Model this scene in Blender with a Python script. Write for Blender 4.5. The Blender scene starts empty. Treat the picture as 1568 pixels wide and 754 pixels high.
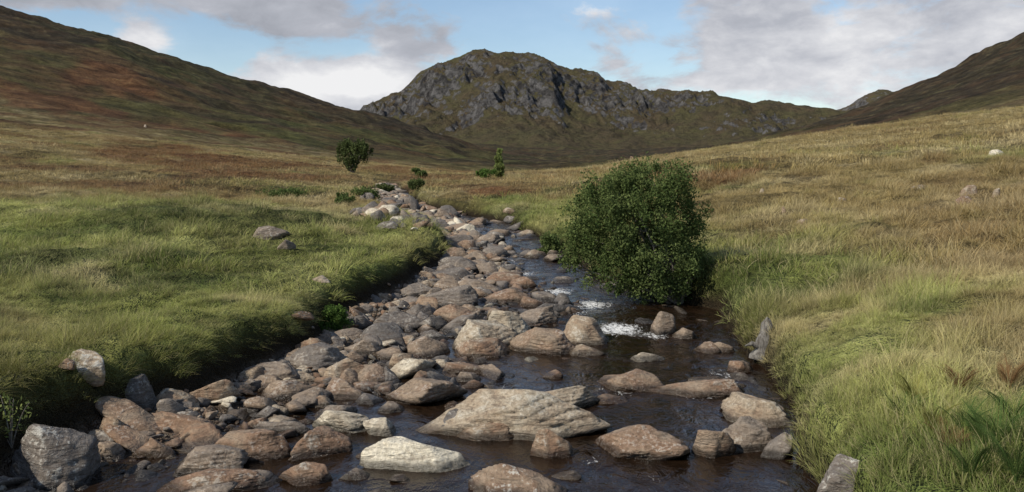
import bpy, bmesh, math
import numpy as np
from mathutils import Vector
rng = np.random.default_rng(7)
scene = bpy.context.scene
F = 1358.0; P = math.radians(5.76); CZ = 3.5

# ---------------------------------------------------------------- noise
def _h(ix, iy, iz, seed):
    n = (ix*374761393 + iy*668265263 + iz*2147483647 + seed*1274126177) & 0xFFFFFFFF
    n = ((n ^ (n >> 13)) * 1274126177) & 0xFFFFFFFF
    n = ((n ^ (n >> 16)) * 2246822519) & 0xFFFFFFFF
    n = n ^ (n >> 15)
    return (n & 0xFFFFFF) / float(0xFFFFFF)
def vn2(x, y, seed=0):
    x = np.asarray(x, float); y = np.asarray(y, float)
    xf = np.floor(x); yf = np.floor(y); ix = xf.astype(np.int64); iy = yf.astype(np.int64)
    fx = x-xf; fy = y-yf; fx = fx*fx*(3-2*fx); fy = fy*fy*(3-2*fy)
    a = _h(ix, iy, 0, seed); b = _h(ix+1, iy, 0, seed); c = _h(ix, iy+1, 0, seed); d = _h(ix+1, iy+1, 0, seed)
    return ((a*(1-fx)+b*fx)*(1-fy)+(c*(1-fx)+d*fx)*fy)*2-1
def fbm(x, y, o=4, seed=0, g=0.5):
    s = 0; a = 1; t = 0; c, sn = math.cos(.6), math.sin(.6)
    x = np.asarray(x, float); y = np.asarray(y, float)
    for i in range(o):
        s = s+a*vn2(x, y, seed+i*17); t += a; a *= g
        x, y = (x*c-y*sn)*2.03+3.1, (x*sn+y*c)*2.03+7.7
    return s/t
def ridged(x, y, o=5, seed=0, g=0.55):
    s = 0; a = 1; t = 0; c, sn = math.cos(.6), math.sin(.6)
    for i in range(o):
        s = s+a*(1-2*np.abs(vn2(x, y, seed+i*17))); t += a; a *= g
        x, y = (x*c-y*sn)*2.03+3.1, (x*sn+y*c)*2.03+7.7
    return s/t
def vn3(p, seed=0):
    pf = np.floor(p); i = pf.astype(np.int64); f = p-pf; f = f*f*(3-2*f)
    r = 0
    for dx in (0, 1):
        for dy in (0, 1):
            for dz in (0, 1):
                w = (f[:, 0] if dx else 1-f[:, 0])*(f[:, 1] if dy else 1-f[:, 1])*(f[:, 2] if dz else 1-f[:, 2])
                r = r+w*_h(i[:, 0]+dx, i[:, 1]+dy, i[:, 2]+dz, seed)
    return r*2-1
def ss(a, b, x):
    t = np.clip((x-a)/(b-a), 0, 1); return t*t*(3-2*t)

# ---------------------------------------------------------------- terrain model
def slope(v): return np.tan(np.arctan((377-np.asarray(v, float))/F)-P)
US = [-600, 0, 200, 400, 550, 700, 800, 900, 1000, 1100, 1200, 1300, 1400, 1568, 2200]
ROWS = [
 (6,  'z', [.95, .9, .9, .85, .8, .7, .7, .7, .7, .7, .7, .72, .75, .82, 1.0]),
 (15, 'z', [1.15, 1.0, .95, .9, .85, .8, .7, .7, .7, .75, .8, 1.0, 1.15, 1.45, 2.2]),
 (30, 'v', [325, 330, 335, 341, 345, 350, 356, 355, 348, 342, 330, 320, 312, 298, 255]),
 (60, 'v', [215, 262, 268, 275, 288, 288, 283, 277, 267, 256, 246, 234, 222, 202, 150]),
 (100, 'v', [150, 215, 232, 246, 260, 272, 272, 264, 249, 236, 224, 210, 198, 174, 110]),
 (130, 'v', [130, 200, 220, 238, 252, 266, 269, 259, 240, 226, 213, 200, 187, 165, 100]),
 (200, 'v', [80, 170, 195, 222, 242, 262, 268, 260, 245, 232, 220, 210, 196, 173, 100]),
 (400, 'v', [-20, 90, 140, 187, 217, 250, 264, 260, 248, 238, 218, 202, 172, 115, -50]),
 (700, 'v', [-180, 5, 65, 137, 172, 222, 254, 262, 250, 240, 208, 173, 130, 42, -200]),
 (1000, 'v', [-100, 35, 95, 160, 192, 230, 250, 255, 242, 232, 220, 200, 170, 90, -100]),
 (1450, 'v', [150, 200, 210, 215, 218, 222, 230, 236, 232, 226, 220, 216, 214, 210, 190]),
 (2500, 'v', [232]*15), (12000, 'v', [236]*15)]
ug = np.arange(-620, 2221, 10.0)
ly = np.linspace(math.log(6), math.log(12000), 700)
rows_z = []
for (Y, k, vals) in ROWS:
    a = np.array(vals, float)
    if k == 'v': a = CZ+Y*slope(a)
    rows_z.append(np.interp(ug, US, a))
rows_z = np.array(rows_z); RY = np.array([r[0] for r in ROWS], float)
yy = np.exp(ly); T = np.zeros((len(ug), len(yy)))
for i in range(len(ug)): T[i] = np.interp(yy, RY, rows_z[:, i])
def gsm(A, s, ax):
    n = int(3*s); k = np.exp(-.5*(np.arange(-n, n+1)/s)**2); k /= k.sum()
    pad = [(0, 0), (0, 0)]; pad[ax] = (n, n); B = np.pad(A, pad, mode='edge')
    return np.apply_along_axis(lambda m: np.convolve(m, k, 'valid'), ax, B)
T = gsm(gsm(T, 2.2, 0), 5, 1)
def land0(x, y):
    yc = np.clip(y, 6.01, 11900); a = np.clip(x/yc, -1.01, 1.03); u = 784+F*a
    fi = np.clip((u-ug[0])/10.0, 0, len(ug)-1.001); fj = np.clip((np.log(yc)-ly[0])/(ly[1]-ly[0]), 0, len(ly)-1.001)
    i = fi.astype(int); j = fj.astype(int); fi = fi-i; fj = fj-j
    return (T[i, j]*(1-fi)+T[i+1, j]*fi)*(1-fj)+(T[i, j+1]*(1-fi)+T[i+1, j+1]*fi)*fj
WY = [0, 16, 17.5, 20, 25, 30, 40, 50, 63, 80, 200]; WZ = [0, 0, .05, .12, .22, .35, .55, .75, 1.0, 1.2, 1.3]
def water(y): return np.interp(y, WY, WZ)
VT = [290, 295, 316, 342, 385, 424, 476, 553, 629, 700, 754]
UL = [578, 574, 558, 610, 690, 660, 552, 448, 270, 70, 0]
UR = [612, 622, 650, 780, 858, 905, 1090, 1150, 1200, 1192, 1232]
ytab = np.concatenate([np.linspace(-30, 8.9, 10), np.geomspace(9, 90, 120)])
def proj(x, y, z):
    dy = y*math.cos(P)-(z-CZ)*math.sin(P); up = y*math.sin(P)+(z-CZ)*math.cos(P)
    return 784+F*x/dy, 377-F*up/dy
_yv = np.maximum(ytab, 9.0); _u, _v = proj(0, _yv, water(_yv)); _dep = _yv*math.cos(P)-(water(_yv)-CZ)*math.sin(P)
Lt = (np.interp(_v, VT, UL)-784)/F*_dep; Rt = (np.interp(_v, VT, UR)-784)/F*_dep
def edges(y): return np.interp(y, ytab, Lt), np.interp(y, ytab, Rt)
BARY = [0, 9, 10.5, 12, 13.5, 15, 17, 20, 25, 30, 40, 50]; BARF = [.08, .14, .22, .36, .38, .38, .55, .66, .64, .62, .7, .8]
def chan(x, y):
    L, R = edges(y)
    wob = .35*fbm(y/1.3, x*.3, 3, 5)+.12*fbm(x*2, y*2, 2, 9)
    return np.maximum(L-x, x-R)+wob*.7, (x-L)/(R-L), L, R
def gb(x, y, cx, cy, r, h): return h*np.exp(-((x-cx)**2+(y-cy)**2)/(r*r))
def height(x, y, full=False):
    x = np.asarray(x, float); y = np.asarray(y, float)
    d, s, L, R = chan(x, y)
    z = land0(x, y)
    far = ss(90, 350, y)
    tus = np.clip(fbm(x/1.1, y/1.1, 3, 31)+.15, -.3, 1)
    z = z+(.26*tus+.24*fbm(x/4, y/4, 3, 11))*(1-far)*ss(-.5, 1.5, d)
    z = z+.8*fbm(x/22, y/22, 3, 12)*ss(40, 150, y)+far*(2.2*fbm(x/16, y/16, 4, 15)+7*ridged(x/110+.4*fbm(x/60, y/60, 2, 3), y/260, 4, 13)*ss(300, 600, y)+3*fbm(x/70, y/70, 4, 14))
    z = z+gb(x, y, -9.5, 27, 3.2, .5)+gb(x, y, -13, 30, 5, .35)+gb(x, y, -5.2, 31, 3, .2)+gb(x, y, 12, 52, 7, .8)
    w = water(y); bf = np.interp(y, BARY, BARF)
    z = z-(z-w)*np.where(x < (L+R)/2, .08, .2)*(1-ss(.0, 1.4, d))*(y < 80)
    bar = .20*np.clip(1-s/bf, -.9, 1)+.13*fbm(x*1.0, y*1.0, 3, 21)
    bed = w-.12+bar*1.0
    bed = np.minimum(bed, np.maximum(z-.1, w-.3))
    fade = ss(66, 82, y); behind = 1-ss(-25, -12, y)
    wt = np.maximum(ss(-.1, .38, d), np.maximum(fade, behind))
    zz = bed*(1-wt)+z*wt
    if full: return zz, wt, d, s
    return zz
def hit(u, v):
    rx = (u-784)/F; up = (377-v)/F
    dy = math.cos(P)+up*math.sin(P); dz = up*math.cos(P)-math.sin(P)
    y = np.geomspace(6, 2000, 2500); x = rx/dy*y; z = CZ+dz/dy*y
    h = height(x, y); k = np.argmax(z <= h)
    if not (z <= h).any(): k = len(y)-1
    return float(x[k]), float(y[k]), float(h[k])

def C(r, g, b): return np.array([r, g, b])
BR = []
for (u, v, su, sl, w) in [(240, 235, 160, .38, 1.2), (60, 150, 150, .24, .95), (170, 130, 110, .2, .8), (340, 205, 120, .22, .7), (760, 288, 75, .16, 1.3), (1110, 262, 90, .12, 1.1), (600, 262, 60, .25, .7), (1000, 262, 60, .1, .6), (430, 262, 130, .25, 1.0), (60, 275, 110, .12, .7), (480, 215, 60, .2, .5), (1450, 240, 120, .1, .5)]:
    X, Y, Z = hit(u, v); BR.append((X/Y*F, math.log(Y), su, sl, w))
def mixc(a, b, t): t = np.clip(t, 0, 1)[..., None]; return a*(1-t)+b*t
def landcol(x, y, d):
    n1 = fbm(x/6, y/6, 4, 41); n2 = fbm(x/26, y/26, 4, 42); n3 = fbm(x/1.2, y/1.2, 3, 43)
    green = C(.205, .225, .062); lgreen = C(.36, .36, .125); dgreen = C(.085, .115, .03); gold = C(.265, .20, .085); straw = C(.47, .385, .21); brown = C(.18, .105, .05); heather_shade = C(.046, .036, .022); hg = C(.098, .085, .032)
    yc = np.maximum(y, 6); B_ = np.broadcast_to; sh = x.shape+(3,)
    left = 1-ss(-3, 1, x)
    lush = left*(1-ss(24, 38, y))*.9+(1-left)*(.6*(1-ss(.5, 5, d))+.25*(1-ss(20, 80, y)))+left*.0+.06
    lush = lush+.65*n1+.35*n3
    c = mixc(B_(gold, sh), B_(green, sh), ss(.1, .8, lush))
    c = mixc(c, lgreen, ss(-.15, .35, fbm(x/2.3, y/2.3, 3, 47))*.9*ss(.3, .9, lush))
    c = mixc(c, straw, ss(.0, .42, fbm(x/3.2, y/1.8, 4, 44))*.65)
    c = mixc(c, dgreen, ss(.08, .38, fbm(x/1.3, y/1.3, 3, 49))*.75*ss(.1, .7, lush))
    c = mixc(c, C(.13, .17, .04), (1-ss(.2, .9, d+.8*n3))*.35*(y < 60))
    c = mixc(c, brown, ss(-.02, .40, fbm(x/7, y/9, 4, 45))*(.42+.5*left*ss(28, 50, y)))
    A = x/yc*F; Lg = np.log(yc); b = 0
    for (a0, l0, su, sl, w) in BR: b = b+w*np.exp(-((A-a0)/su)**2-((Lg-l0)/sl)**2)
    c = mixc(c, C(.05, .055, .02), ss(.3, .7, gb(x, y, -9.5, 26.5, 3, 1.2)+.3*n3)*.5)
    t = ss(140, 300, y+30*n2)
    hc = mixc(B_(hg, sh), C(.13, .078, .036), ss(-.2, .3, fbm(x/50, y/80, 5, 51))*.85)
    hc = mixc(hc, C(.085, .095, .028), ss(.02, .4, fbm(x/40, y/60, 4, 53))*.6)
    hc = mixc(hc, heather_shade, np.clip(ss(-.05, .4, fbm(x/45, y/45, 5, 52))*.7+.62*ss(420, 640, y)+.6*ss(100, 200, x), 0, .88))  # heather patches, plus cloud shade painted into the colour of the upper hills
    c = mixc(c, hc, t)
    bf_ = ss(.3, .68, b*(.75+1.1*fbm(x/(4+yc*.03), y/(4+yc*.03), 4, 48)))
    c = mixc(c, C(.16, .073, .034), bf_*.78)
    return c*(1+.26*n3)[..., None]

# ---------------------------------------------------------------- mesh helpers
def mk(name, V, Fa, mat, smooth=False, attrs=None, cols=None, link=True):
    me = bpy.data.meshes.new(name); V = np.ascontiguousarray(V, dtype=np.float32); Fa = np.ascontiguousarray(Fa, dtype=np.int32)
    m, k = Fa.shape
    me.vertices.add(len(V)); me.vertices.foreach_set('co', V.ravel())
    me.loops.add(m*k); me.loops.foreach_set('vertex_index', Fa.ravel())
    me.polygons.add(m); me.polygons.foreach_set('loop_start', np.arange(0, m*k, k, dtype=np.int32))
    sm = np.broadcast_to(np.asarray(smooth, dtype=bool), (m,)).copy()
    me.polygons.foreach_set('use_smooth', sm)
    me.update(calc_edges=True)
    for n, a in (attrs or {}).items():
        at = me.attributes.new(n, 'FLOAT', 'POINT'); at.data.foreach_set('value', np.ascontiguousarray(a, dtype=np.float32))
    for n, a in (cols or {}).items():
        at = me.attributes.new(n, 'FLOAT_COLOR', 'POINT'); b = np.ones((len(V), 4), np.float32); b[:, :3] = a; at.data.foreach_set('color', b.ravel())
    if mat: me.materials.append(mat)
    ob = bpy.data.objects.new(name, me)
    if link: scene.collection.objects.link(ob)
    return ob
def gridf(nr, nc, wrap=False):
    i = np.arange(nr-1)[:, None]; j = np.arange(nc if wrap else nc-1)[None, :]; j2 = (j+1) % nc
    return np.stack([i*nc+j, i*nc+j2, (i+1)*nc+j2, (i+1)*nc+j], -1).reshape(-1, 4)

# ---------------------------------------------------------------- material helpers
class NT:
    def __init__(s, name):
        s.m = bpy.data.materials.new(name); s.m.use_nodes = True; s.t = s.m.node_tree; s.t.nodes.clear()
        s.out = s.n('ShaderNodeOutputMaterial')
    def n(s, ty, **k):
        nd = s.t.nodes.new(ty)
        for a, b in k.items(): setattr(nd, a, b)
        return nd
    def l(s, a, b): s.t.links.new(a, b)
    def setin(s, sock, v):
        if hasattr(v, 'is_output'): s.l(v, sock)
        elif isinstance(v, (tuple, list)) and len(v) == 3 and sock.type == 'RGBA': sock.default_value = (*v, 1)
        else: sock.default_value = v
    def attr(s, name, ty='GEOMETRY'):
        return s.n('ShaderNodeAttribute', attribute_name=name, attribute_type=ty)
    def math(s, op, a, b=0.0, c=None, clamp=False):
        nd = s.n('ShaderNodeMath', operation=op, use_clamp=clamp); s.setin(nd.inputs[0], a); s.setin(nd.inputs[1], b)
        if c is not None: s.setin(nd.inputs[2], c)
        return nd.outputs[0]
    def mix(s, f, a, b, bt='MIX'):
        nd = s.n('ShaderNodeMix', data_type='RGBA', blend_type=bt); s.setin(nd.inputs[0], f); s.setin(nd.inputs[6], a); s.setin(nd.inputs[7], b); return nd.outputs[2]
    def noise(s, vec, sc, det=4, ro=.55, dist=0):
        nd = s.n('ShaderNodeTexNoise'); s.l(vec, nd.inputs['Vector']); nd.inputs['Scale'].default_value = sc; nd.inputs['Detail'].default_value = det; nd.inputs['Roughness'].default_value = ro; nd.inputs['Distortion'].default_value = dist; return nd.outputs[0]
    def ramp(s, f, stops):
        nd = s.n('ShaderNodeValToRGB'); cr = nd.color_ramp
        while len(cr.elements) < len(stops): cr.elements.new(.5)
        for e, (p, c) in zip(cr.elements, stops):
            e.position = p; e.color = (*c, 1) if isinstance(c, (tuple, list)) else (c, c, c, 1)
        s.l(f, nd.inputs[0]); return nd.outputs[0]
    def mr(s, f, a, b, c=0., d=1.):
        nd = s.n('ShaderNodeMapRange'); nd.interpolation_type = 'SMOOTHSTEP'; s.setin(nd.inputs[0], f)
        for i, v in enumerate((a, b, c, d)): nd.inputs[i+1].default_value = v
        return nd.outputs[0]
    def pos(s): return s.n('ShaderNodeNewGeometry').outputs['Position']
    def scale(s, v, sc):
        nd = s.n('ShaderNodeVectorMath', operation='MULTIPLY'); s.l(v, nd.inputs[0]); nd.inputs[1].default_value = sc; return nd.outputs[0]
    def gray(s, v):
        cb = s.n('ShaderNodeCombineColor'); [s.l(v, cb.inputs[i]) for i in range(3)]; return cb.outputs[0]
    def bump(s, h, st, dist, nrm=None):
        nd = s.n('ShaderNodeBump'); nd.inputs['Strength'].default_value = st; nd.inputs['Distance'].default_value = dist; s.l(h, nd.inputs['Height'])
        if nrm: s.l(nrm, nd.inputs['Normal'])
        return nd.outputs[0]
    def bsdf(s, col, rough=.8, nrm=None, spec=.3):
        b = s.n('ShaderNodeBsdfPrincipled'); s.setin(b.inputs['Base Color'], col); s.setin(b.inputs['Roughness'], rough); b.inputs['Specular IOR Level'].default_value = spec
        if nrm: s.l(nrm, b.inputs['Normal'])
        return b
    def done(s, sh): s.l(sh, s.out.inputs[0]); return s.m

def mat_ground():
    t = NT('grassland_ground'); p = t.pos(); col = t.attr('Col').outputs['Color']
    n1 = t.noise(p, 1.6, 5, .7); n2 = t.noise(p, .09, 9, .78); n4 = t.noise(p, .035, 8, .72)
    m = t.math('MULTIPLY', t.mr(n1, .25, .75, .5, 1.4), t.mr(n2, .34, .66, .42, 1.6))
    c = t.mix(1, col, t.gray(m), 'MULTIPLY')
    sep = t.n('ShaderNodeSeparateXYZ'); t.l(p, sep.inputs[0]); farm = t.mr(sep.outputs[1], 60, 200)
    c = t.mix(t.math('MULTIPLY', farm, t.mr(n4, .49, .63, 0, .42)), c, (.10, .056, .03))
    c = t.mix(t.math('MULTIPLY', farm, t.mr(n2, .54, .68, 0, .45)), c, (.19, .165, .075))
    vo = t.n('ShaderNodeTexVoronoi'); t.l(p, vo.inputs['Vector']); vo.inputs['Scale'].default_value = 11
    gr = t.ramp(vo.outputs['Color'], [(0, (.05, .036, .025)), (.5, (.12, .09, .065)), (1, (.22, .18, .14))])
    ch = t.attr('chan').outputs['Fac']
    soil = t.mr(ch, .35, .97); c = t.mix(soil, (.035, .026, .014), c)
    c = t.mix(t.mr(ch, .02, .3), gr, c)
    h = t.math('ADD', t.math('MULTIPLY', n1, .35), t.math('MULTIPLY', n2, 3.6))
    return t.done(t.bsdf(c, 1, t.bump(h, 1, 1.0), .1).outputs[0])
def mat_rock(name='river_rock', lich=.45):
    t = NT(name); p = t.pos(); tone = t.attr('tone').outputs['Fac']; wet = t.attr('wet').outputs['Fac']
    n1 = t.noise(p, 2.6, 6, .66, .6); n2 = t.noise(p, 20, 5, .72)
    f = t.math('ADD', tone, t.math('MULTIPLY', t.math('SUBTRACT', n1, .5), .7), clamp=True)
    c = t.ramp(f, [(0, (.135, .122, .108)), (.2, (.215, .182, .148)), (.42, (.285, .212, .145)), (.56, (.24, .142, .085)), (.70, (.335, .252, .168)), (.86, (.46, .39, .285)), (1, (.74, .66, .50))])
    c = t.mix(t.mr(n2, .32, .62, .5, 0), c, (.065, .046, .032))
    st = t.noise(t.scale(p, (2.2, 3.2, 15)), 1.5, 4, .6, .9)
    c = t.mix(t.mr(st, .34, .46, .5, 0), c, (.075, .05, .034))
    up = t.n('ShaderNodeSeparateXYZ'); t.l(t.n('ShaderNodeNewGeometry').outputs['Normal'], up.inputs[0])
    lf = t.math('MULTIPLY', t.mr(t.math('ADD', t.math('MULTIPLY', n1, .5), t.math('MULTIPLY', n2, .5)), .54, .60, 0, lich), t.mr(up.outputs[2], -.1, .5, .1, 1))
    c = t.mix(lf, c, (.48, .455, .39))
    c = t.mix(1, c, t.gray(t.mr(wet, 0, 1, 1, .25)), 'MULTIPLY')
    h = t.math('ADD', t.math('MULTIPLY', n1, .7), t.math('ADD', t.math('MULTIPLY', n2, .2), t.math('MULTIPLY', st, .5)))
    return t.done(t.bsdf(c, t.mr(wet, 0, 1, .9, .22), t.bump(h, 1, .10), .3).outputs[0])
def mat_foliage(name, use_inst=True, col=(.06, .1, .025), col2=(.1, .14, .04)):
    t = NT(name)
    if use_inst:
        c = t.attr('gcol', 'INSTANCER').outputs['Color']
        ht = t.attr('ht').outputs['Fac']; dry = t.attr('dry').outputs['Fac']
        c = t.mix(t.mr(dry, .35, 1., 0, .7), c, (.45, .37, .21))
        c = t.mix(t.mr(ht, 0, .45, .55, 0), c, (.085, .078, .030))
    else:
        c = t.mix(t.attr('rnd').outputs['Fac'], col, col2)
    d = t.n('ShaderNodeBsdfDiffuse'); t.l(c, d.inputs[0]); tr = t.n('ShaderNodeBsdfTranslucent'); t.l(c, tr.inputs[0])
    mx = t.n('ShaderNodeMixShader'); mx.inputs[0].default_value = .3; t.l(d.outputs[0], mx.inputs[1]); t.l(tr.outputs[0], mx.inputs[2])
    return t.done(mx.outputs[0])
def mat_bark(name, c1=(.16, .14, .12), c2=(.06, .045, .035)):
    t = NT(name); p = t.pos(); n = t.noise(t.scale(p, (6, 6, 1.5)), 4, 6, .7)
    return t.done(t.bsdf(t.mix(t.mr(n, .35, .65), c2, c1), .9, t.bump(n, .8, .03)).outputs[0])
def mat_water():
    t = NT('peaty_water'); p = t.pos()
    n1 = t.noise(t.scale(p, (1.3, .75, 1)), 3.2, 4, .6, .8); n2 = t.noise(t.scale(p, (1, .8, 1)), 13, 3, .6, .3)
    ro = t.attr('rough').outputs['Fac']
    h = t.math('ADD', t.math('MULTIPLY', n1, t.mr(ro, 0, 1, .6, 2.6)), t.math('MULTIPLY', n2, .25))
    nb = t.bump(h, .7, .06)
    w = t.bsdf(t.mix(t.mr(n1, .3, .7), (.007, .004, .002), (.020, .011, .006)), .06, nb, .5); w.inputs['IOR'].default_value = 1.33
    fm = t.attr('foam').outputs['Fac']
    fn = t.noise(t.scale(p, (1.2, .5, 1)), 8, 6, .74, 1.4)
    ff = t.mr(t.math('ADD', t.math('MULTIPLY', fm, .5), fn), .80, 1.0)
    fo = t.bsdf((.66, .65, .61), .6, nb, .3)
    mx = t.n('ShaderNodeMixShader'); t.l(ff, mx.inputs[0]); t.l(w.outputs[0], mx.inputs[1]); t.l(fo.outputs[0], mx.inputs[2])
    return t.done(mx.outputs[0])
def mat_mountain():
    t = NT('craggy_mountainside'); p = t.pos()
    sp = t.n('ShaderNodeSeparateXYZ'); t.l(t.n('ShaderNodeNewGeometry').outputs['Normal'], sp.inputs[0])
    n1 = t.noise(p, .010, 8, .7, .4); n2 = t.noise(p, .04, 7, .76)
    g = t.mix(t.mr(n1, .35, .65), (.115, .105, .050), (.120, .090, .055)); g = t.mix(t.mr(n2, .42, .62, 0, .75), g, (.060, .052, .036))
    r = t.mix(t.mr(n2, .38, .66), (.04, .038, .040), (.21, .20, .19))
    rk = t.attr('crag').outputs['Fac']
    f = t.math('ADD', t.math('ADD', t.mr(sp.outputs[2], .90, .55, 0, .8), t.math('MULTIPLY', rk, .42)), t.math('MULTIPLY', t.math('SUBTRACT', n2, .5), 2.2))
    c = t.mix(t.mr(f, .47, .75, 0, .92), g, r)
    return t.done(t.bsdf(c, 1, t.bump(t.math('ADD', t.math('MULTIPLY', n2, 1.), t.math('MULTIPLY', n1, 1.)), 1, 30), .05).outputs[0])

M_ground = mat_ground(); M_rock = mat_rock(); M_pale = mat_rock('lichen_rock', .85); M_grass = mat_foliage('grass_blades'); M_water = mat_water(); M_mt = mat_mountain()

# ---------------------------------------------------------------- terrain sheet
NR = 760
th = np.concatenate([np.linspace(-36, 36, 980), np.linspace(37, 323, 150)[:-1]])*math.pi/180
rr = np.geomspace(2.5, 11000, NR)
Rg, Tg = np.meshgrid(rr, th, indexing='ij')
X = Rg*np.sin(Tg); Y = Rg*np.cos(Tg)
Z, W, D, S = height(X, Y, True)
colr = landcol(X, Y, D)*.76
V = np.stack([X, Y, Z], -1).reshape(-1, 3)
nc = len(th)
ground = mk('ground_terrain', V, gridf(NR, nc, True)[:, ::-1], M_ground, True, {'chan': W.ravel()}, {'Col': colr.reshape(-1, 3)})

# ---------------------------------------------------------------- mountain(s)
def mountain(name, pts, Y0, front, back, x0, x1, dx, dy, amp, seed):
    pu = np.array(pts, float); px = (pu[:, 0]-784)/F*Y0; pz = CZ+Y0*slope(pu[:, 1])
    xs = np.arange(x0, x1, dx); ys = np.arange(Y0-front, Y0+back, dy)
    xr = np.arange(x0-300, x1+300, 5.0); zr = np.interp(xr, px, pz); kk_ = np.exp(-.5*(np.arange(-12, 13)/4.5)**2); zr = np.convolve(np.pad(zr, 12, mode='edge'), kk_/kk_.sum(), 'valid')
    Yg, Xg = np.meshgrid(ys, xs, indexing='ij')
    ridge = np.interp(Xg*Y0/np.maximum(Yg, 1)*.35+Xg*.65, xr, zr)
    wy = 150*fbm(Xg/330, Xg*0+1, 3, seed)
    t = (Yg-Y0-wy)
    f = np.interp(t/front, [-1.1, -.8, -.55, -.38, -.26, -.14, -.06, 0, .06, back/front*.6, back/front], [0.0, .1, .24, .42, .62, .86, .96, 1, .98, .7, .2])
    wx = 70*fbm(Xg/200, Yg/200, 3, seed+2)
    rd = ridged((Xg+wx)/170, (Yg+wx)/420, 6, seed+1, .56)
    cr = ss(-.15, .35, fbm(Xg/220, Yg/220, 4, seed+5)+.45*np.clip(f, 0, 1)-.22)*ss(.15, .45, f)
    st = fbm((Xg+wx*.3)/48, Yg/70, 5, seed+8, .62)
    st2 = ridged((Xg+.5*Yg)/38, (Yg-.5*Xg)/110, 4, seed+9, .6)
    z = ridge*f+amp*(rd-.35)*(.35+.65*ss(.0, .5, f))*(1-.72*ss(.72, 1, f))+(cr*1.2+.15)*amp*(.5*st+.44*(st2-.3))*(1-.6*ss(.8, 1, f))
    V = np.stack([Xg, Yg, z], -1).reshape(-1, 3)
    return mk(name, V, gridf(len(ys), len(xs)), M_mt, True, {'crag': cr.ravel()})
pts = [(300, 225), (450, 205), (520, 185), (553, 168), (580, 152), (620, 128), (640, 106), (685, 89), (708, 78), (745, 74), (785, 77), (815, 82), (848, 92), (862, 103), (892, 102), (935, 118), (985, 138), (1040, 134), (1100, 148), (1150, 158), (1200, 165), (1260, 173), (1300, 190), (1450, 215), (1700, 232)]
mountain('craggy_mountain', pts, 2500, 950, 500, -900, 1500, 4.2, 4.2, 46, 71)
pts2 = [(1180, 215), (1230, 180), (1290, 165), (1305, 150), (1325, 139), (1350, 137), (1380, 150), (1500, 170), (1700, 230)]
mountain('distant_mountain', pts2, 4200, 900, 500, 1000, 2900, 12, 12, 30, 91)

# ---------------------------------------------------------------- water
ys = np.concatenate([np.linspace(-14, 7, 22)[:-1], np.geomspace(7, 78, 620)]); sN = 150; sg = np.linspace(-.12, 1.12, sN)
Yw, Sw = np.meshgrid(ys, sg, indexing='ij'); L, R = edges(Yw); Xw = L+(R-L)*Sw
Zw = water(Yw)+.012*fbm(Xw*2.2, Yw*1.4, 3, 61)+.03*fbm(Xw*1.3, Yw*1.2, 2, 62)*ss(15.5, 18, Yw)
foam = np.zeros_like(Xw); rough = .25+.6*ss(15.5, 17.5, Yw)
for (u, v, r, a) in [(945, 503, .7, 1.), (905, 466, .7, .9), (1000, 515, .5, .8), (850, 447, .7, .85), (880, 478, .6, .7), (1062, 600, .45, .85), (940, 600, .5, .6), (912, 706, .3, .6), (1110, 575, .5, .7), (790, 420, .9, .8), (760, 398, 1., .9), (735, 372, 1.2, .8), (700, 352, 1.6, .8), (600, 303, 3, .8), (1010, 735, .4, .4), (760, 595, .3, .6), (1080, 555, .4, .4), (960, 545, .4, .4)]:
    yy_ = np.geomspace(8, 70, 3000); k = np.argmin(abs(proj(0, yy_, water(yy_))[1]-v)); yk = yy_[k]; xk = (u-784)/F*(yk*math.cos(P)+(CZ-water(yk))*math.sin(P))
    g = np.exp(-((Xw-xk)**2+((Yw-yk)*.8)**2)/(r*r)); foam = np.maximum(foam, a*g); rough = np.maximum(rough, g)
Vw = np.stack([Xw, Yw, Zw], -1).reshape(-1, 3)
mk('stream_water', Vw, gridf(len(ys), sN), M_water, True, {'foam': foam.ravel(), 'rough': rough.ravel()})

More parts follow.
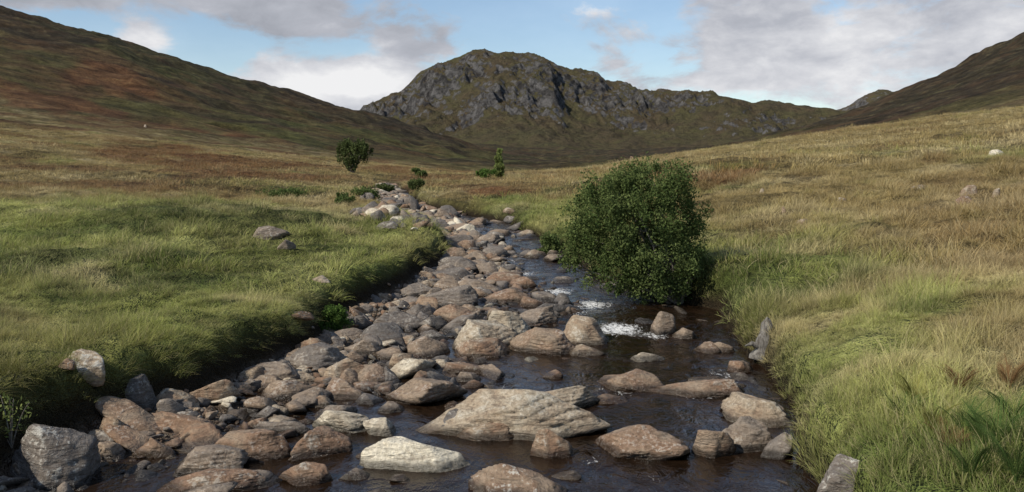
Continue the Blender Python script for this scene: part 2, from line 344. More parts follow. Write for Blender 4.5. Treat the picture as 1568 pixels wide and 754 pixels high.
# ---------------------------------------------------------------- rocks
ICO = {}
def ico(n):
    if n not in ICO:
        bm = bmesh.new(); bmesh.ops.create_icosphere(bm, subdivisions=n, radius=1)
        v = np.array([a.co[:] for a in bm.verts]); v /= np.linalg.norm(v, axis=1)[:, None]
        f = np.array([[a.index for a in q.verts] for q in bm.faces]); bm.free(); ICO[n] = (v, f)
    return ICO[n]
def rock(n, sx, sy, sz, r, sharp=34, rot=None, tilt=.25, taper=0.):
    dr, f = ico(n); K = int(r.integers(6, 12))
    N = r.normal(size=(K, 3)); N[:, 2] = np.abs(N[:, 2])*.8; N /= np.linalg.norm(N, axis=1)[:, None]
    N = np.vstack([N, [r.normal()*.25, r.normal()*.25, 1], [r.normal()*.1, r.normal()*.1, -1], [1, r.normal()*.5, r.normal()*.35], [-1, r.normal()*.5, r.normal()*.35], [r.normal()*.5, 1, r.normal()*.35], [r.normal()*.5, -1, r.normal()*.35]]); N /= np.linalg.norm(N, axis=1)[:, None]
    d = r.uniform(.55, 1.0, len(N)); d[K:] = r.uniform(.72, .98, 6); d[K] = r.uniform(.48, .8)
    dt = np.maximum(dr@N.T, 1e-3); rad = np.minimum(((dt/d)**sharp).sum(1)**(-1/sharp), 1.4)
    v = dr*rad[:, None]
    o = r.uniform(0, 50, 3)
    v = v*(1+.06*vn3(v*1.6+o, 1)+.035*vn3(v*5+o, 2)+(.018*vn3(v*13+o, 3) if n >= 4 else 0))[:, None]
    if n >= 4:
        q = v[:, 2]*5+1.2*vn3(v*1.5+o, 7); led = np.abs(q-np.round(q)); v[:, :2] *= (1-.07*np.exp(-(led/.1)**2))[:, None]
    if taper: v[:, :2] *= (1-taper*ss(-.4, .8, v[:, 2]))[:, None]; v[:, 0] += taper*.6*r.uniform(-1, 1)*v[:, 2]
    v = v*[sx, sy, sz]
    a, b = r.normal()*tilt, r.normal()*tilt
    if rot is None: rot = r.uniform(0, 6.28)
    ca, sa, cb, sb, cc, sc = math.cos(a), math.sin(a), math.cos(b), math.sin(b), math.cos(rot), math.sin(rot)
    v = v@np.array([[1, 0, 0], [0, ca, sa], [0, -sa, ca]])@np.array([[cb, 0, sb], [0, 1, 0], [-sb, 0, cb]])@np.array([[cc, sc, 0], [-sc, cc, 0], [0, 0, 1]])
    return v, f
def wetattr(v):
    return np.clip(1-(v[:, 2]-water(v[:, 1])-.05)/.07, 0, 1)*.95
H = [(80, 745, 140, 104, .08, 1), (478, 570, 105, 44, .15, 0), (665, 722, 170, 42, 1.35, 0), (790, 664, 225, 72, .78, 0), (975, 698, 122, 44, .48, 0),
 (1088, 700, 56, 48, .45, 0), (1150, 690, 85, 52, .3, 0), (1165, 650, 90, 38, .74, 0), (815, 768, 140, 46, .45, 1), (492, 697, 88, 40, .55, 0), (515, 656, 76, 32, .9, 0), (582, 667, 52, 26, .9, 0),
 (640, 617, 100, 38, .42, 0), (690, 664, 58, 36, .05, 0), (845, 700, 56, 46, .6, 0), (757, 674, 74, 26, .66, 0), (845, 543, 86, 40, .45, 0), (898, 527, 58, 46, .70, 0), (742, 535, 98, 46, .8, 0), (735, 548, 70, 26, .6, 0),
 (778, 515, 66, 44, .84, 0), (982, 597, 74, 28, .48, 0), (990, 553, 36, 13, .85, 0), (1085, 606, 104, 24, .5, 0), (1135, 570, 40, 18, .5, 0), (1018, 513, 44, 40, .36, 0), (1052, 520, 42, 18, .4, 0),
 (310, 725, 115, 42, .3, 0), (375, 702, 85, 44, .5, 0), (330, 752, 140, 26, .55, 0), (470, 740, 62, 28, .58, 0), (545, 734, 36, 14, .3, 0), (200, 650, 66, 52, -.15, 0), (850, 630, 120, 36, .78, 0),
 (690, 470, 74, 32, .2, 0), (650, 545, 50, 30, .4, 0), (820, 495, 66, 28, .3, 0), (640, 488, 60, 26, .15, 0), (700, 492, 60, 26, .5, 0), (560, 545, 60, 26, .3, 0), (600, 505, 60, 28, .1, 0), (715, 585, 36, 16, .3, 0),
 (850, 580, 34, 11, .55, 0), (895, 543, 46, 14, .7, 0), (945, 590, 60, 13, .5, 0), (935, 617, 60, 11, .5, 0), (520, 610, 70, 26, .44, 0), (430, 610, 60, 28, .4, 0), (460, 590, 50, 20, .78, 0), (600, 632, 36, 16, .3, 0),
 (235, 700, 45, 30, .5, 0), (160, 705, 55, 26, .4, 0), (390, 745, 60, 20, .3, 0), (720, 405, 46, 22, .35, 0), (740, 450, 60, 22, .35, 0), (780, 462, 60, 20, .5, 0), (620, 365, 56, 18, .1, 0), (665, 350, 46, 16, .1, 0), (715, 358, 36, 16, .95, 0),
 (595, 318, 46, 16, .05, 0), (575, 335, 36, 14, .1, 0), (750, 372, 40, 14, .3, 0), (1120, 600, 34, 20, .3, 0), (1110, 540, 36, 16, .4, 0), (1200, 700, 50, 36, .2, 0), (1085, 540, 34, 16, .45, 0), (870, 735, 40, 11, .4, 0), (1185, 640, 50, 22, .3, 0), (1135, 632, 60, 18, .5, 0), (612, 738, 30, 10, .4, 0), (560, 700, 30, 9, .5, 0), (815, 470, 44, 16, .5, 0), (700, 430, 56, 20, .1, 0), (640, 455, 52, 22, .2, 0), (850, 400, 34, 12, .3, 0), (795, 440, 44, 16, .55, 0)]
OCC = []
for k, (u, v, w, h, tone, kind) in enumerate(H):
    r = np.random.default_rng(140+k)
    ys_ = np.geomspace(7, 80, 4000); zz = water(ys_)
    vv = proj(0, ys_, zz)[1]; y = ys_[np.argmin(abs(vv-v))]
    dep = y*math.cos(P)+(CZ-water(y))*math.sin(P); x = (u-784)/F*dep
    sx = w*dep/F/2/.8; szz = h*dep/F*.62/.8
    sy = min(sx*.8, szz*1.4+.1); y += sy*.55
    g = float(height(x, y)); base = max(g, float(water(y))-.06)
    base = min(base, float(water(y))+.35)
    v3, f = rock(5 if w > 60 else 4, sx, sy, szz, r, 34, rot=r.normal()*.25, tilt=.13, taper=.3 if k not in (10, 0) else .08)
    if k == 2: v3[:, 2] *= 1-.5*v3[:, 0]/sx
    if k == 3: v3[:, 2] *= 1-.15*v3[:, 0]/sx
    top = h*dep/F
    v3 = v3-[0, 0, v3[:, 2].max()]; v3 += [x, y, float(water(y))+top*.9 if base < water(y)+.25 else base+top*.6]
    OCC.append((x, y, sx*.8, sy*.8))
    ob = mk('boulder', v3, f, M_pale if kind else M_rock, True, {'tone': np.full(len(v3), tone), 'wet': wetattr(v3)})
OCC = np.array(OCC)
VS, FS, TS, SM = [], [], [], []; off = 0
r = np.random.default_rng(5)
def add_stone(x, y, size, tone, sink=.3, zb=None):
    global off
    pxs = size*1.2*887/max(y, 5)
    n = 4 if pxs > 45 else 3 if pxs > 12 else 2
    sx = size*.5*r.uniform(.85, 1.7); sy = size*.5*r.uniform(.65, 1.05); sz = size*.5*r.uniform(.25, .75)
    v, f = rock(n, sx, sy, sz, r, r.choice([30, 42, 55]), tilt=.33, taper=r.uniform(0, .35))
    z = float(height(x, y)) if zb is None else zb
    v = v+[x, y, z+sz*(1-2*sink)]
    VS.append(v); FS.append(f+off); TS.append(np.full(len(v), tone)); SM.append(np.full(len(f), n >= 3)); off += len(v)
cnt = 0
N = 15000
yc = 7.5*(72/7.5)**r.uniform(0, 1, N); su = r.uniform(0.0, 1.0, N)
L, R = edges(yc); xc = L+(R-L)*su; bf = np.interp(yc, BARY, BARF)
dch = chan(xc, yc)[0]
Hc = height(xc, yc); wz = water(yc)
pn = fbm(xc*.8, yc*.8, 3, 77)
for i in range(N):
    if dch[i] > -.05: continue
    inbar = su[i] < bf[i]+.22*pn[i]; rightm = su[i] > .92
    up = yc[i] > 24; sub = (not inbar) and su[i] < .52 and yc[i] < 14.5
    area = yc[i]*(R[i]-L[i]); pr = area/190.
    pr *= (1.05 if not up else .8) if inbar else .9 if rightm else .42 if sub else (.08 if not up else .36)
    if r.random() > pr: continue
    sz = float(np.clip(r.lognormal(math.log(.165), .72), .055, .9))*(1 if yc[i] < 24 else 1.1+.004*yc[i])
    if not inbar: sz *= .9
    if np.any(((xc[i]-OCC[:, 0])/(OCC[:, 2]+sz*.3))**2+((yc[i]-OCC[:, 1])/(OCC[:, 3]+sz*.3))**2 < 1): continue
    tone = float(np.clip(r.choice([0., .1, .22, .38, .48, .58, .74, .92], p=[.09, .12, .17, .17, .16, .12, .11, .06])+r.normal()*.05, 0, 1))
    zb = max(Hc[i], wz[i]-.09)+(r.uniform(0, .06) if inbar else -.02)
    add_stone(xc[i], yc[i], sz, tone, .40, float(zb)); cnt += 1
for i in range(3600):
    y = float(7.5*(34/7.5)**r.uniform(0, 1)); L_, R_ = edges(y)
    s_ = r.uniform(0, .65) if r.random() < .8 else r.uniform(.9, 1.0); x = float(L_+(R_-L_)*s_)
    h_ = float(height(x, y))
    if h_ < water(y)-.07 or h_ > water(y)+.35: continue
    add_stone(x, y, r.uniform(.05, .15), float(r.uniform(.0, .85)), .25, h_)
for i in range(160):
    y = float(r.uniform(8, 40)); L_, R_ = edges(y); sd = r.random() < .45
    x = float(L_+r.uniform(.1, .35)) if sd else float(R_-r.uniform(.05, .3))
    add_stone(x, y, r.uniform(.2, .5), float(r.uniform(.0, .5)), .45, float(min(height(x, y), water(y)+.3)))
for (u, v, n, sp, sz) in [(600, 306, 34, 14, .9), (640, 342, 40, 24, .7), (715, 350, 40, 26, .7), (580, 325, 26, 14, .9), (760, 380, 36, 26, .5)]:
    for i in range(n):
        X0, Y0, Z0 = hit(u+r.normal()*sp, v+r.normal()*sp*.22); add_stone(X0, Y0, sz*r.uniform(.4, 1), float(r.choice([.0, .1, .3, .5, .95])), .35)
VS = np.vstack(VS); mk('stream_stones', VS, np.vstack(FS), M_rock, np.concatenate(SM), {'tone': np.concatenate(TS), 'wet': wetattr(VS)})
for k, (u, v, w, h, tone, kd) in enumerate([(1525, 240, 22, 10, .95, 1), (1486, 300, 20, 14, .7, 1), (1478, 312, 20, 9, .5, 1), (1526, 301, 14, 11, .7, 1), (1230, 348, 16, 9, .7, 1), (1410, 291, 26, 6, .7, 1), (1168, 297, 8, 6, .8, 1), (1201, 330, 8, 10, .7, 1), (780, 329, 18, 6, .7, 1), (1290, 310, 14, 5, .7, 1),
    (134, 572, 50, 26, .7, 1), (104, 566, 26, 10, .5, 1), (405, 362, 50, 12, .3, 1), (438, 380, 22, 10, .3, 1), (455, 492, 44, 9, .6, 1), (490, 432, 24, 4, .8, 1), (222, 195, 5, 4, .8, 1), (968, 246, 8, 6, .6, 1), (1300, 752, 100, 40, .1, 1)]):
    X0, Y0, Z0 = hit(u, v); r2 = np.random.default_rng(300+k); dep = Y0
    sx = w*dep/F/2/.85; sz = h*dep/F/1.0
    v3, f = rock(4, sx, sx*.8, sz, r2, 26, rot=0, tilt=.15, taper=.25); v3 += [X0, Y0+sx*.3, Z0-v3[:, 2].max()+h*dep/F*.9+(.06 if Y0 < 40 else 0.06)]
    mk('field_stone', v3, f, M_pale, True, {'tone': np.full(len(v3), tone), 'wet': np.zeros(len(v3))})

# ---------------------------------------------------------------- grass
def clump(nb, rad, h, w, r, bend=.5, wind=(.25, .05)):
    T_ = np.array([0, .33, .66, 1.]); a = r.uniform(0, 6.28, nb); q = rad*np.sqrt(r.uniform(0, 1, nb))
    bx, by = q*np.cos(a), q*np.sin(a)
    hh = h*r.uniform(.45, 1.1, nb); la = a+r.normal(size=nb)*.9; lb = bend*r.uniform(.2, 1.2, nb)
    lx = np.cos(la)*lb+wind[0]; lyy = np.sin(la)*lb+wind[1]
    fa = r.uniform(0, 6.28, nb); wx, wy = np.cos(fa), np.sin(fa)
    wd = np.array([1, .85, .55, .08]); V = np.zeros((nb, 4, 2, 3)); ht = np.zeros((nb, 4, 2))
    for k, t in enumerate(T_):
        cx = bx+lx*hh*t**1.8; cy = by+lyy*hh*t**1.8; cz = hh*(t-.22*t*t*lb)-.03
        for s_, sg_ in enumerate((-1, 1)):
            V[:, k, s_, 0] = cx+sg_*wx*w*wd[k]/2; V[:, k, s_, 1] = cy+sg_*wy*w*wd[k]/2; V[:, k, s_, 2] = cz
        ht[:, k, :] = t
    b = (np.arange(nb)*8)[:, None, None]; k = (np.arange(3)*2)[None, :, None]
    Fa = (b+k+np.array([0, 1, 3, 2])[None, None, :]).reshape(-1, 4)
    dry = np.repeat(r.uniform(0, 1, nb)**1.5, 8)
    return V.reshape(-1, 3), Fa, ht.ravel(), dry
def coll(name, specs):
    c = bpy.data.collections.new(name)
    for k, (nb, rad, h, w, bend) in enumerate(specs):
        v, f, ht, dry = clump(nb, rad, h, w, np.random.default_rng(900+k*7+nb), bend)
        ob = mk(name+'_clump_%d' % k, v, f, M_grass, False, {'ht': ht, 'dry': dry}, link=False); c.objects.link(ob)
    return c
def scatter(name, c, P3, rot, sc, col):
    me = bpy.data.meshes.new(name); n = len(P3); me.vertices.add(n); me.vertices.foreach_set('co', np.ascontiguousarray(P3, dtype=np.float32).ravel())
    a = me.attributes.new('rot', 'FLOAT_VECTOR', 'POINT'); a.data.foreach_set('vector', np.ascontiguousarray(rot, dtype=np.float32).ravel())
    a = me.attributes.new('scl', 'FLOAT_VECTOR', 'POINT'); a.data.foreach_set('vector', np.ascontiguousarray(sc, dtype=np.float32).ravel())
    a = me.attributes.new('idx', 'INT', 'POINT'); a.data.foreach_set('value', rng.integers(0, len(c.objects), n).astype(np.int32))
    a = me.attributes.new('gcol', 'FLOAT_COLOR', 'POINT'); b = np.ones((n, 4), np.float32); b[:, :3] = col; a.data.foreach_set('color', b.ravel())
    ob = bpy.data.objects.new(name, me); scene.collection.objects.link(ob)
    ng = bpy.data.node_groups.new(name, 'GeometryNodeTree')
    ng.interface.new_socket('Geometry', in_out='INPUT', socket_type='NodeSocketGeometry'); ng.interface.new_socket('Geometry', in_out='OUTPUT', socket_type='NodeSocketGeometry')
    N = ng.nodes; gi = N.new('NodeGroupInput'); go = N.new('NodeGroupOutput'); ci = N.new('GeometryNodeCollectionInfo'); ci.inputs['Collection'].default_value = c
    ci.inputs['Separate Children'].default_value = True; ci.inputs['Reset Children'].default_value = True
    ip = N.new('GeometryNodeInstanceOnPoints'); ip.inputs['Pick Instance'].default_value = True
    def na(n_, ty):
        q = N.new('GeometryNodeInputNamedAttribute'); q.data_type = ty; q.inputs['Name'].default_value = n_; return q.outputs['Attribute']
    e = N.new('FunctionNodeEulerToRotation'); lk = ng.links.new
    lk(gi.outputs[0], ip.inputs['Points']); lk(ci.outputs[0], ip.inputs['Instance']); lk(na('idx', 'INT'), ip.inputs['Instance Index'])
    lk(na('rot', 'FLOAT_VECTOR'), e.inputs[0]); lk(e.outputs[0], ip.inputs['Rotation']); lk(na('scl', 'FLOAT_VECTOR'), ip.inputs['Scale']); lk(ip.outputs[0], go.inputs[0])
    m = ob.modifiers.new('scatter', 'NODES'); m.node_group = ng
    return ob
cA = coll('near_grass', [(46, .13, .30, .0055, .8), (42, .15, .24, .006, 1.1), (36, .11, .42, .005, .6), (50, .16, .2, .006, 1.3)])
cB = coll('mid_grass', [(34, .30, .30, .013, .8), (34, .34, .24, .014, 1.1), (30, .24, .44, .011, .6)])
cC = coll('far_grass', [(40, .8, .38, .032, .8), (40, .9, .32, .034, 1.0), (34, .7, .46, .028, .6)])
def points(y0, y1, dens, wmul, smul):
    amax = 0.68; area = amax*(y1*y1-y0*y0); n = int(area*dens)
    y = np.sqrt(rng.uniform(y0*y0, y1*y1, n)); x = rng.uniform(-amax, amax, n)*y
    z, wt, d, s_ = height(x, y, True)
    keep = ((d > .12) | (y > 78))
    x, y, z, d = x[keep], y[keep], z[keep], d[keep]; n = len(x)
    t1 = fbm(x/1.4, y/1.4, 3, 33)
    tl = .55+.95*t1+.65*fbm(x/.5, y/.5, 2, 34)
    tl = tl*np.where(x > 0, 1.1, .85)
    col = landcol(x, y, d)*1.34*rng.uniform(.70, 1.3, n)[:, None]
    s0 = np.clip(tl, .2, 1.65)*smul*rng.uniform(.8, 1.2, n)
    s0 = np.where(d < .6, np.minimum(s0, .8), s0)
    sc = np.stack([wmul*rng.uniform(.9, 1.15, n)*np.clip(s0, .75, 1.3)]*2+[s0], -1)
    rot = np.stack([rng.normal(size=n)*.16, rng.normal(size=n)*.16, rng.uniform(-2.2, 2.2, n)], -1)
    L_, R_ = edges(y); ed = (d < .5)*(y < 70)
    rot[:, 1] += np.where(ed & (x < (L_+R_)/2), .55, 0)-np.where(ed & (x > (L_+R_)/2), .6, 0)
    rot[:, 2] = np.where(ed, rot[:, 2]*.25, rot[:, 2])
    return np.stack([x, y, z], -1), rot, sc, col
scatter('grass', cA, *points(5, 17, 56, 1, 1))
scatter('grass', cB, *points(16.5, 45, 14, 1, 1))
scatter('grass', cC, *points(44, 150, 2.0, 1, .85))

# ---------------------------------------------------------------- foliage objects
def tube(path, rad, sides=6):
    path = np.asarray(path, float); n = len(path); V = []
    for i in range(n):
        t = path[min(i+1, n-1)]-path[max(i-1, 0)]; t = t/(np.linalg.norm(t)+1e-9)
        a = np.cross(t, [0.3, 1, 0.1]); a /= np.linalg.norm(a)+1e-9; b = np.cross(t, a)
        for k in range(sides):
            q = 2*math.pi*k/sides; V.append(path[i]+rad[i]*(math.cos(q)*a+math.sin(q)*b))
    Fc = [[i*sides+k, i*sides+(k+1) % sides, (i+1)*sides+(k+1) % sides, (i+1)*sides+k] for i in range(n-1) for k in range(sides)]
    return np.array(V), np.array(Fc)
def join(parts):
    V, Fc, o = [], [], 0
    for v, f in parts: V.append(v); Fc.append(f+o); o += len(v)
    return np.vstack(V), np.vstack(Fc)
def leaves(Cn, size, r, asp=.5, upb=.5):
    n = len(Cn); a = r.normal(size=(n, 3)); a /= np.linalg.norm(a, axis=1)[:, None]
    q = r.normal(size=(n, 3)); q[:, 2] += upb; b = np.cross(a, q); b /= np.linalg.norm(b, axis=1)[:, None]+1e-9
    s = (size*r.uniform(.6, 1.3, n))[:, None]
    V = np.stack([Cn-a*s, Cn+b*s*asp, Cn+a*s, Cn-b*s*asp], 1).reshape(-1, 3)
    return V, np.arange(4*n).reshape(-1, 4), np.repeat(r.uniform(0, 1, n), 4)
M_bark = mat_bark('grey_bark', (.24, .22, .19), (.1, .08, .06))
def make_tree(name, base, blobs, ncl, nleaf, lsize, crad, leafmat, seed, nlimb=14, trunk_r=.07, bark=None):
    r = np.random.default_rng(seed); base = np.array(base, float); B = np.array(blobs, float)
    vol = B[:, 3]*B[:, 4]*B[:, 5]; pick = r.choice(len(B), ncl, p=vol**.7/(vol**.7).sum())
    d = r.normal(size=(ncl, 3)); d /= np.linalg.norm(d, axis=1)[:, None]
    rad = r.uniform(.35, 1.08, ncl)**.6
    cc = B[pick, :3]+d*rad[:, None]*B[pick, 3:]
    cc = cc[cc[:, 2] > crad*.3]; ncl = len(cc)
    e = bpy.data.objects.new(name, None); e.location = base; scene.collection.objects.link(e)
    parts = []
    for k in r.choice(ncl, min(nlimb, ncl), replace=False):
        tip = cc[k]*.97; mid = tip*[.35, .35, .5]+r.normal(size=3)*.06*np.linalg.norm(tip)
        st = r.normal(size=3)*trunk_r*1.2; st[2] = -.15
        t = np.linspace(0, 1, 8)[:, None]; path = (1-t)**2*st+2*t*(1-t)*mid+t*t*tip+r.normal(size=(8, 3))*.012*np.linalg.norm(tip)
        parts.append(tube(path, trunk_r*(1-.9*t[:, 0])+.004))
        for j in range(4):
            i0 = r.integers(3, 7); q = path[i0]; near = cc[np.argsort(np.linalg.norm(cc-q, axis=1))[r.integers(1, 9)]]
            parts.append(tube(np.linspace(q, near, 5)+r.normal(size=(5, 3))*.02*np.linalg.norm(tip)*np.array([0, 1, 1, 1, 0])[:, None], np.linspace(trunk_r*.3, .003, 5), 5))
    v, f = join(parts); b = mk('limbs', v, f, bark or M_bark, True); b.parent = e
    w = r.uniform(.3, 1.7, ncl); ci = r.choice(ncl, nleaf, p=w/w.sum())
    off_ = r.normal(size=(nleaf, 3)); off_ /= np.linalg.norm(off_, axis=1)[:, None]; off_ *= (r.uniform(0, 1, nleaf)**.45)[:, None]*crad*[.9, .9, 1.2]*r.uniform(.5, 1.3, ncl)[ci][:, None]
    Cn = cc[ci]+off_; ok = Cn[:, 2] > .0; Cn = Cn[ok]; ci = ci[ok]
    v, f, rn = leaves(Cn, lsize, r)
    ct = r.uniform(0, 1, ncl)
    lb = mk('foliage', v, f, leafmat, False, {'rnd': np.clip(rn*.4+.6*np.repeat(ct[ci], 4), 0, 1)}); lb.parent = e
    return e
M_leaf = mat_foliage('willow_leaves', False, (.042, .07, .02), (.165, .20, .07))
M_dleaf = mat_foliage('dark_leaves', False, (.05, .065, .024), (.115, .14, .05))
M_birch = mat_foliage('birch_leaves', False, (.13, .17, .05), (.24, .27, .09))
M_jun = mat_foliage('juniper_leaves', False, (.06, .11, .024), (.12, .18, .045))
bx, by, bz = hit(1040, 474); k = (by*math.cos(P)+3*math.sin(P))/F
def bb(u, v, ru, rv, dy=0, ryf=.9): return ((u-1040)*k, dy, (474-v)*k, ru*k, ru*k*ryf, rv*k)
blobs = [bb(972, 345, 90, 72), bb(1000, 288, 58, 36), bb(930, 312, 52, 44, -.2), bb(1005, 400, 74, 52, -.1), bb(884, 352, 28, 44), bb(1050, 350, 34, 66), bb(965, 274, 34, 18, .3), bb(940, 410, 54, 40), bb(965, 360, 86, 68, .9), bb(1050, 415, 28, 40), bb(906, 302, 22, 22), bb(1035, 272, 20, 14), bb(882, 395, 22, 24), bb(1005, 438, 54, 24), bb(1075, 380, 14, 30)]
make_tree('willow_bush', (bx, by, bz), blobs, 700, 80000, .033, .235, M_leaf, 11, 34, .05)
def small_tree(name, u, v, w, h, mat, seed, n=2600, slim=False, lobes=7):
    X0, Y0, Z0 = hit(u, v); kk = Y0/F; r = np.random.default_rng(seed); W_, H_ = w*kk, h*kk; bl = []
    for i in range(lobes):
        t = (i+.6)/lobes if slim else r.uniform(.25, .75)
        ww = W_*.42*(1-.8*t) if slim else W_*.26
        bl.append((r.normal()*W_*(.03 if slim else .16), r.normal()*W_*.12, H_*t*.95, ww, ww, H_*(.12 if slim else .22)))
    return make_tree(name, (X0, Y0, Z0), bl, 170, n, max(kk*1.8, .02), W_*.10, mat, seed, 10, W_*.02)
small_tree('rowan_tree', 540, 264, 50, 54, M_dleaf, 21, 6000)
small_tree('birch_tree', 764, 272, 24, 44, M_birch, 22, 4000, True)
small_tree('shrub', 740, 273, 30, 16, M_jun, 23)
small_tree('shrub', 638, 294, 30, 22, M_dleaf, 24)
small_tree('shrub', 645, 272, 24, 14, M_leaf, 29)
small_tree('shrub', 527, 315, 40, 20, M_leaf, 25)
small_tree('shrub', 440, 303, 70, 10, M_leaf, 26, 4000)
small_tree('shrub', 560, 306, 50, 18, M_leaf, 27)
small_tree('shrub', 590, 296, 34, 14, M_dleaf, 37)
small_tree('willow_shrub', 838, 395, 50, 40, M_leaf, 31, 5500)
small_tree('juniper_shrub', 513, 510, 66, 46, M_jun, 32, 10000, False, 9)

def fern(u, v, size, seed, mat, nf=11):
    X0, Y0, Z0 = hit(u, v); r = np.random.default_rng(seed); V = []; stems = []
    for i in range(nf):
        a = r.uniform(0, 6.28); ln = size*r.uniform(.6, 1.1); out = np.array([math.cos(a), math.sin(a), 0]); side = np.array([-math.sin(a), math.cos(a), 0])
        t = np.linspace(0, 1, 24); sp = r.uniform(.4, .8)
        path = out[None]*(ln*sp*t**1.2)[:, None]+np.array([0, 0, 1])[None]*(ln*(1.25*t-.5*t**2.2))[:, None]
        stems.append(tube(path[::4], np.linspace(.005, .002, len(path[::4])), 4))
        for j in range(4, 24):
            q = path[j]; pl = ln*.22*math.sin(min(1, (1-t[j])*1.5+.08)*1.5)
            fw = path[j]-path[j-1]; fw = fw/np.linalg.norm(fw)
            for s_ in (-1, 1):
                tip = q+side*s_*pl+fw*pl*.3-np.array([0, 0, pl*.2]); ax = (tip-q)
                for m in range(5):
                    b0 = q+ax*(m/5.); l2 = pl*.16*(1-m/6.)
                    for s2 in (-1, 1):
                        tp = b0+fw*s2*l2+ax*.1; V += [b0, b0+ax*.05+fw*s2*l2*.5, tp, b0+ax*.13+fw*s2*l2*.3]
    V = np.array(V); Fc = np.arange(len(V)).reshape(-1, 4)
    e = bpy.data.objects.new('fern', None); e.location = (X0, Y0, Z0+.03); scene.collection.objects.link(e)
    b = mk('fronds', V, Fc, mat, False, {'rnd': np.repeat(r.uniform(0, 1, len(Fc)), 4)}); b.parent = e
    sv, sf = join(stems); b = mk('stems', sv, sf, mat, True, {'rnd': np.full(len(sv), .3)}); b.parent = e
M_fern = mat_foliage('fern_fronds', False, (.055, .10, .028), (.14, .19, .055)); M_fy = mat_foliage('bracken_yellow', False, (.22, .22, .06), (.34, .30, .09)); M_fb = mat_foliage('bracken_brown', False, (.17, .10, .045), (.25, .15, .07))
for i, (u, v, s_, m_) in enumerate([(1510, 700, .55, M_fern), (1550, 660, .5, M_fern), (1485, 745, .5, M_fern), (1400, 630, .5, M_fy), (1425, 665, .42, M_fy), (1555, 745, .55, M_fern), (1470, 605, .42, M_fb), (1545, 600, .45, M_fb), (1455, 705, .42, M_fb), (1380, 655, .42, M_fern), (1530, 690, .5, M_fern), (1475, 675, .45, M_fern)]):
    fern(u, v, s_, 500+i, m_)
X0, Y0, Z0 = hit(18, 690); r = np.random.default_rng(77); parts = []; lv = []
for i in range(7):
    tip = np.array([r.normal()*.22, r.normal()*.15, r.uniform(.35, .75)]); t = np.linspace(0, 1, 7)[:, None]; pth = t*tip+np.array([0, 0, .08])*np.sin(t*3)
    parts.append(tube(pth, np.linspace(.008, .003, 7), 5))
    for j in range(26): lv.append(pth[r.integers(2, 7)]+r.normal(size=3)*.05)
e = bpy.data.objects.new('willow_sapling', None); e.location = (X0, Y0, Z0); scene.collection.objects.link(e)
v, f = join(parts); b = mk('stems', v, f, M_bark, True); b.parent = e
v, f, rn = leaves(np.array(lv), .03, r, .4); b = mk('leaves', v, f, M_birch, False, {'rnd': rn}); b.parent = e
M_wood = mat_bark('weathered_wood', (.21, .195, .17), (.07, .06, .05))
X0, Y0, Z0 = hit(1163, 552); kk = Y0/F; hs = 62*kk; Z0 = max(Z0, .3)-.1
t = np.linspace(0, 1, 14)
path = np.stack([-.02+.3*hs*t+.03*np.sin(t*5), .05*t, -.15+hs*1.1*t], -1); rad = np.interp(t, [0, .3, .7, .9, 1], [.16, .13, .12, .08, .015])*(1+.15*np.sin(t*17))
v, f = tube(path, rad, 14); v = v+(.05*vn3(v*7, 5))[:, None]*[1, 1, .3]; ps = [(v, f)]
ps.append(tube([[.05, 0, .1*hs], [-.15, -.05, .25*hs], [-.28, -.1, .2*hs]], [.06, .04, .01], 8)); ps.append(tube([[.15*hs, 0, .6*hs], [.1, .02, .8*hs], [.12, .02, .9*hs]], [.06, .04, .01], 8)); ps.append(tube([[0, 0, .1*hs], [.2, -.1, .05*hs], [.45, -.2, -.1*hs]], [.07, .05, .02], 8))
v, f = join(ps); st = mk('dead_tree_stump', v, f, M_wood, True); st.location = (X0, Y0, Z0)

# ---------------------------------------------------------------- light and sky
sd = Vector((-.76, -.50, 0)).normalized(); el = math.radians(40); sd = Vector((sd.x*math.cos(el), sd.y*math.cos(el), math.sin(el)))
sun = bpy.data.lights.new('sun', 'SUN'); sun.energy = 5.0; sun.angle = math.radians(.5); sun.color = (1, .94, .84)
so = bpy.data.objects.new('sun', sun); so.rotation_euler = sd.to_track_quat('Z', 'Y').to_euler(); scene.collection.objects.link(so)
wd = bpy.data.worlds.new('World'); scene.world = wd; wd.use_nodes = True
wd.cycles.sampling_method = 'MANUAL'; wd.cycles.sample_map_resolution = 256
class WT(NT):
    def __init__(s, tree): s.t = tree; tree.nodes.clear(); s.out = s.n('ShaderNodeOutputWorld')
t = WT(wd.node_tree)
sky = t.n('ShaderNodeTexSky', sky_type='NISHITA'); sky.sun_disc = False; sky.sun_elevation = el; sky.sun_rotation = math.atan2(sd.x, sd.y); sky.dust_density = .2; sky.air_density = 1.0; sky.ozone_density = 3.0
tc = t.n('ShaderNodeTexCoord').outputs['Generated']; sp = t.n('ShaderNodeSeparateXYZ'); t.l(tc, sp.inputs[0])
def blob(u, v, su, sv, w):
    rx = (u-784)/F; up = (377-v)/F; d = Vector((rx, math.cos(P)+up*math.sin(P), up*math.cos(P)-math.sin(P))).normalized()
    a = t.math('DIVIDE', t.math('SUBTRACT', sp.outputs[0], d.x), su/F); b = t.math('DIVIDE', t.math('SUBTRACT', sp.outputs[2], d.z), sv/F)
    q = t.math('ADD', t.math('MULTIPLY', a, a), t.math('MULTIPLY', b, b)); return t.math('MULTIPLY', t.math('EXPONENT', t.math('MULTIPLY', q, -1.)), w)
def add(L_):
    s = L_[0]
    for q in L_[1:]: s = t.math('ADD', s, q)
    return s
vec = t.scale(tc, (1, 1, 2.2))
n1 = t.noise(vec, 8.5, 9, .6, .3); n2 = t.noise(vec, 4.2, 4, .5, .2); n3 = t.noise(vec, 16, 6, .6, .2)
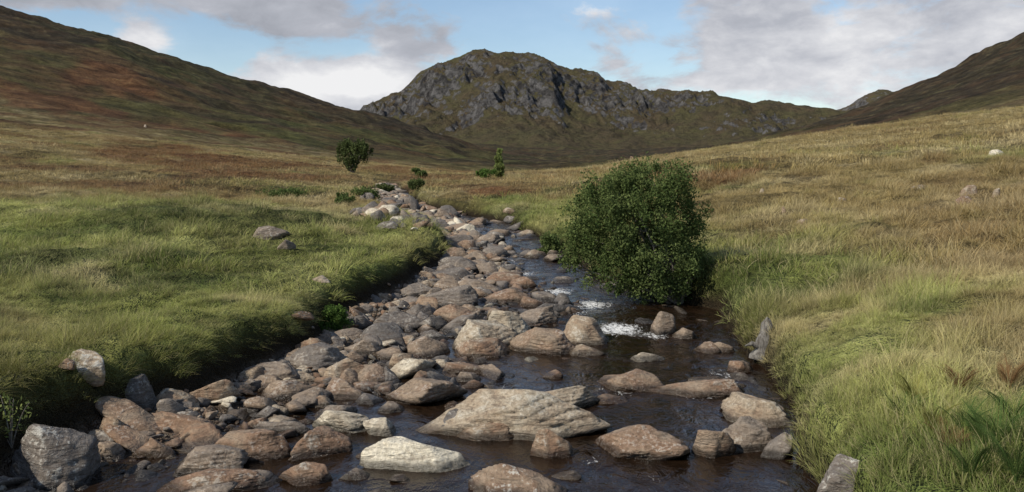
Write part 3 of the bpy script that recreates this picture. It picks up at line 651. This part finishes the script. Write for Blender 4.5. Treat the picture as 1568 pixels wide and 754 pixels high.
dens = add([blob(1420, 70, 290, 120, .30), blob(1140, 60, 75, 90, .2), blob(500, 130, 125, 34, .38), blob(215, 62, 58, 24, .36), blob(450, 30, 85, 55, .27), blob(320, 0, 130, 26, .26), blob(50, 0, 110, 22, .3), blob(640, 40, 80, 40, .26), blob(300, 72, 70, 22, -.2), blob(840, 40, 100, 60, -.06), blob(565, 75, 35, 18, -.15), blob(1000, 80, 40, 80, -.12), blob(110, 55, 60, 30, -.2), blob(545, 20, 25, 35, -.08), blob(930, 75, 60, 30, .1)])
m = t.mr(t.math('ADD', n1, dens), .54, .70, .12, 1)
whiteb = add([blob(500, 128, 140, 34, .65), blob(215, 60, 60, 30, .5), blob(1200, 130, 190, 45, .25), blob(1450, 30, 220, 60, .10), blob(900, 5, 60, 20, .4), blob(380, 15, 320, 42, -.14), blob(640, 40, 80, 40, -.06)])
br = t.math('ADD', t.math('ADD', t.math('MULTIPLY', n2, .8), t.math('MULTIPLY', n3, 1.1)), t.math('SUBTRACT', whiteb, .45), clamp=True)
cc = t.ramp(br, [(0, (.34, .36, .41)), (.45, (.51, .53, .59)), (.75, (.74, .75, .79)), (1, (.95, .95, .96))])
b1 = t.n('ShaderNodeBackground'); t.l(sky.outputs[0], b1.inputs[0]); b1.inputs[1].default_value = .13
b2 = t.n('ShaderNodeBackground'); t.l(cc, b2.inputs[0]); b2.inputs[1].default_value = .92
mx = t.n('ShaderNodeMixShader'); t.l(m, mx.inputs[0]); t.l(b1.outputs[0], mx.inputs[1]); t.l(b2.outputs[0], mx.inputs[2]); t.l(mx.outputs[0], t.out.inputs[0])

cam = bpy.data.cameras.new('camera'); cam.sensor_width = 36; cam.lens = 36*F/1568; cam.clip_end = 20000; cam.clip_start = .1
co = bpy.data.objects.new('camera', cam); co.location = (0, 0, CZ); co.rotation_euler = (math.pi/2-P, 0, 0); scene.collection.objects.link(co); scene.camera = co
scene.view_settings.view_transform = 'Standard'; scene.view_settings.look = 'None'; scene.view_settings.exposure = 0
print('stones', cnt, 'verts', len(VS))
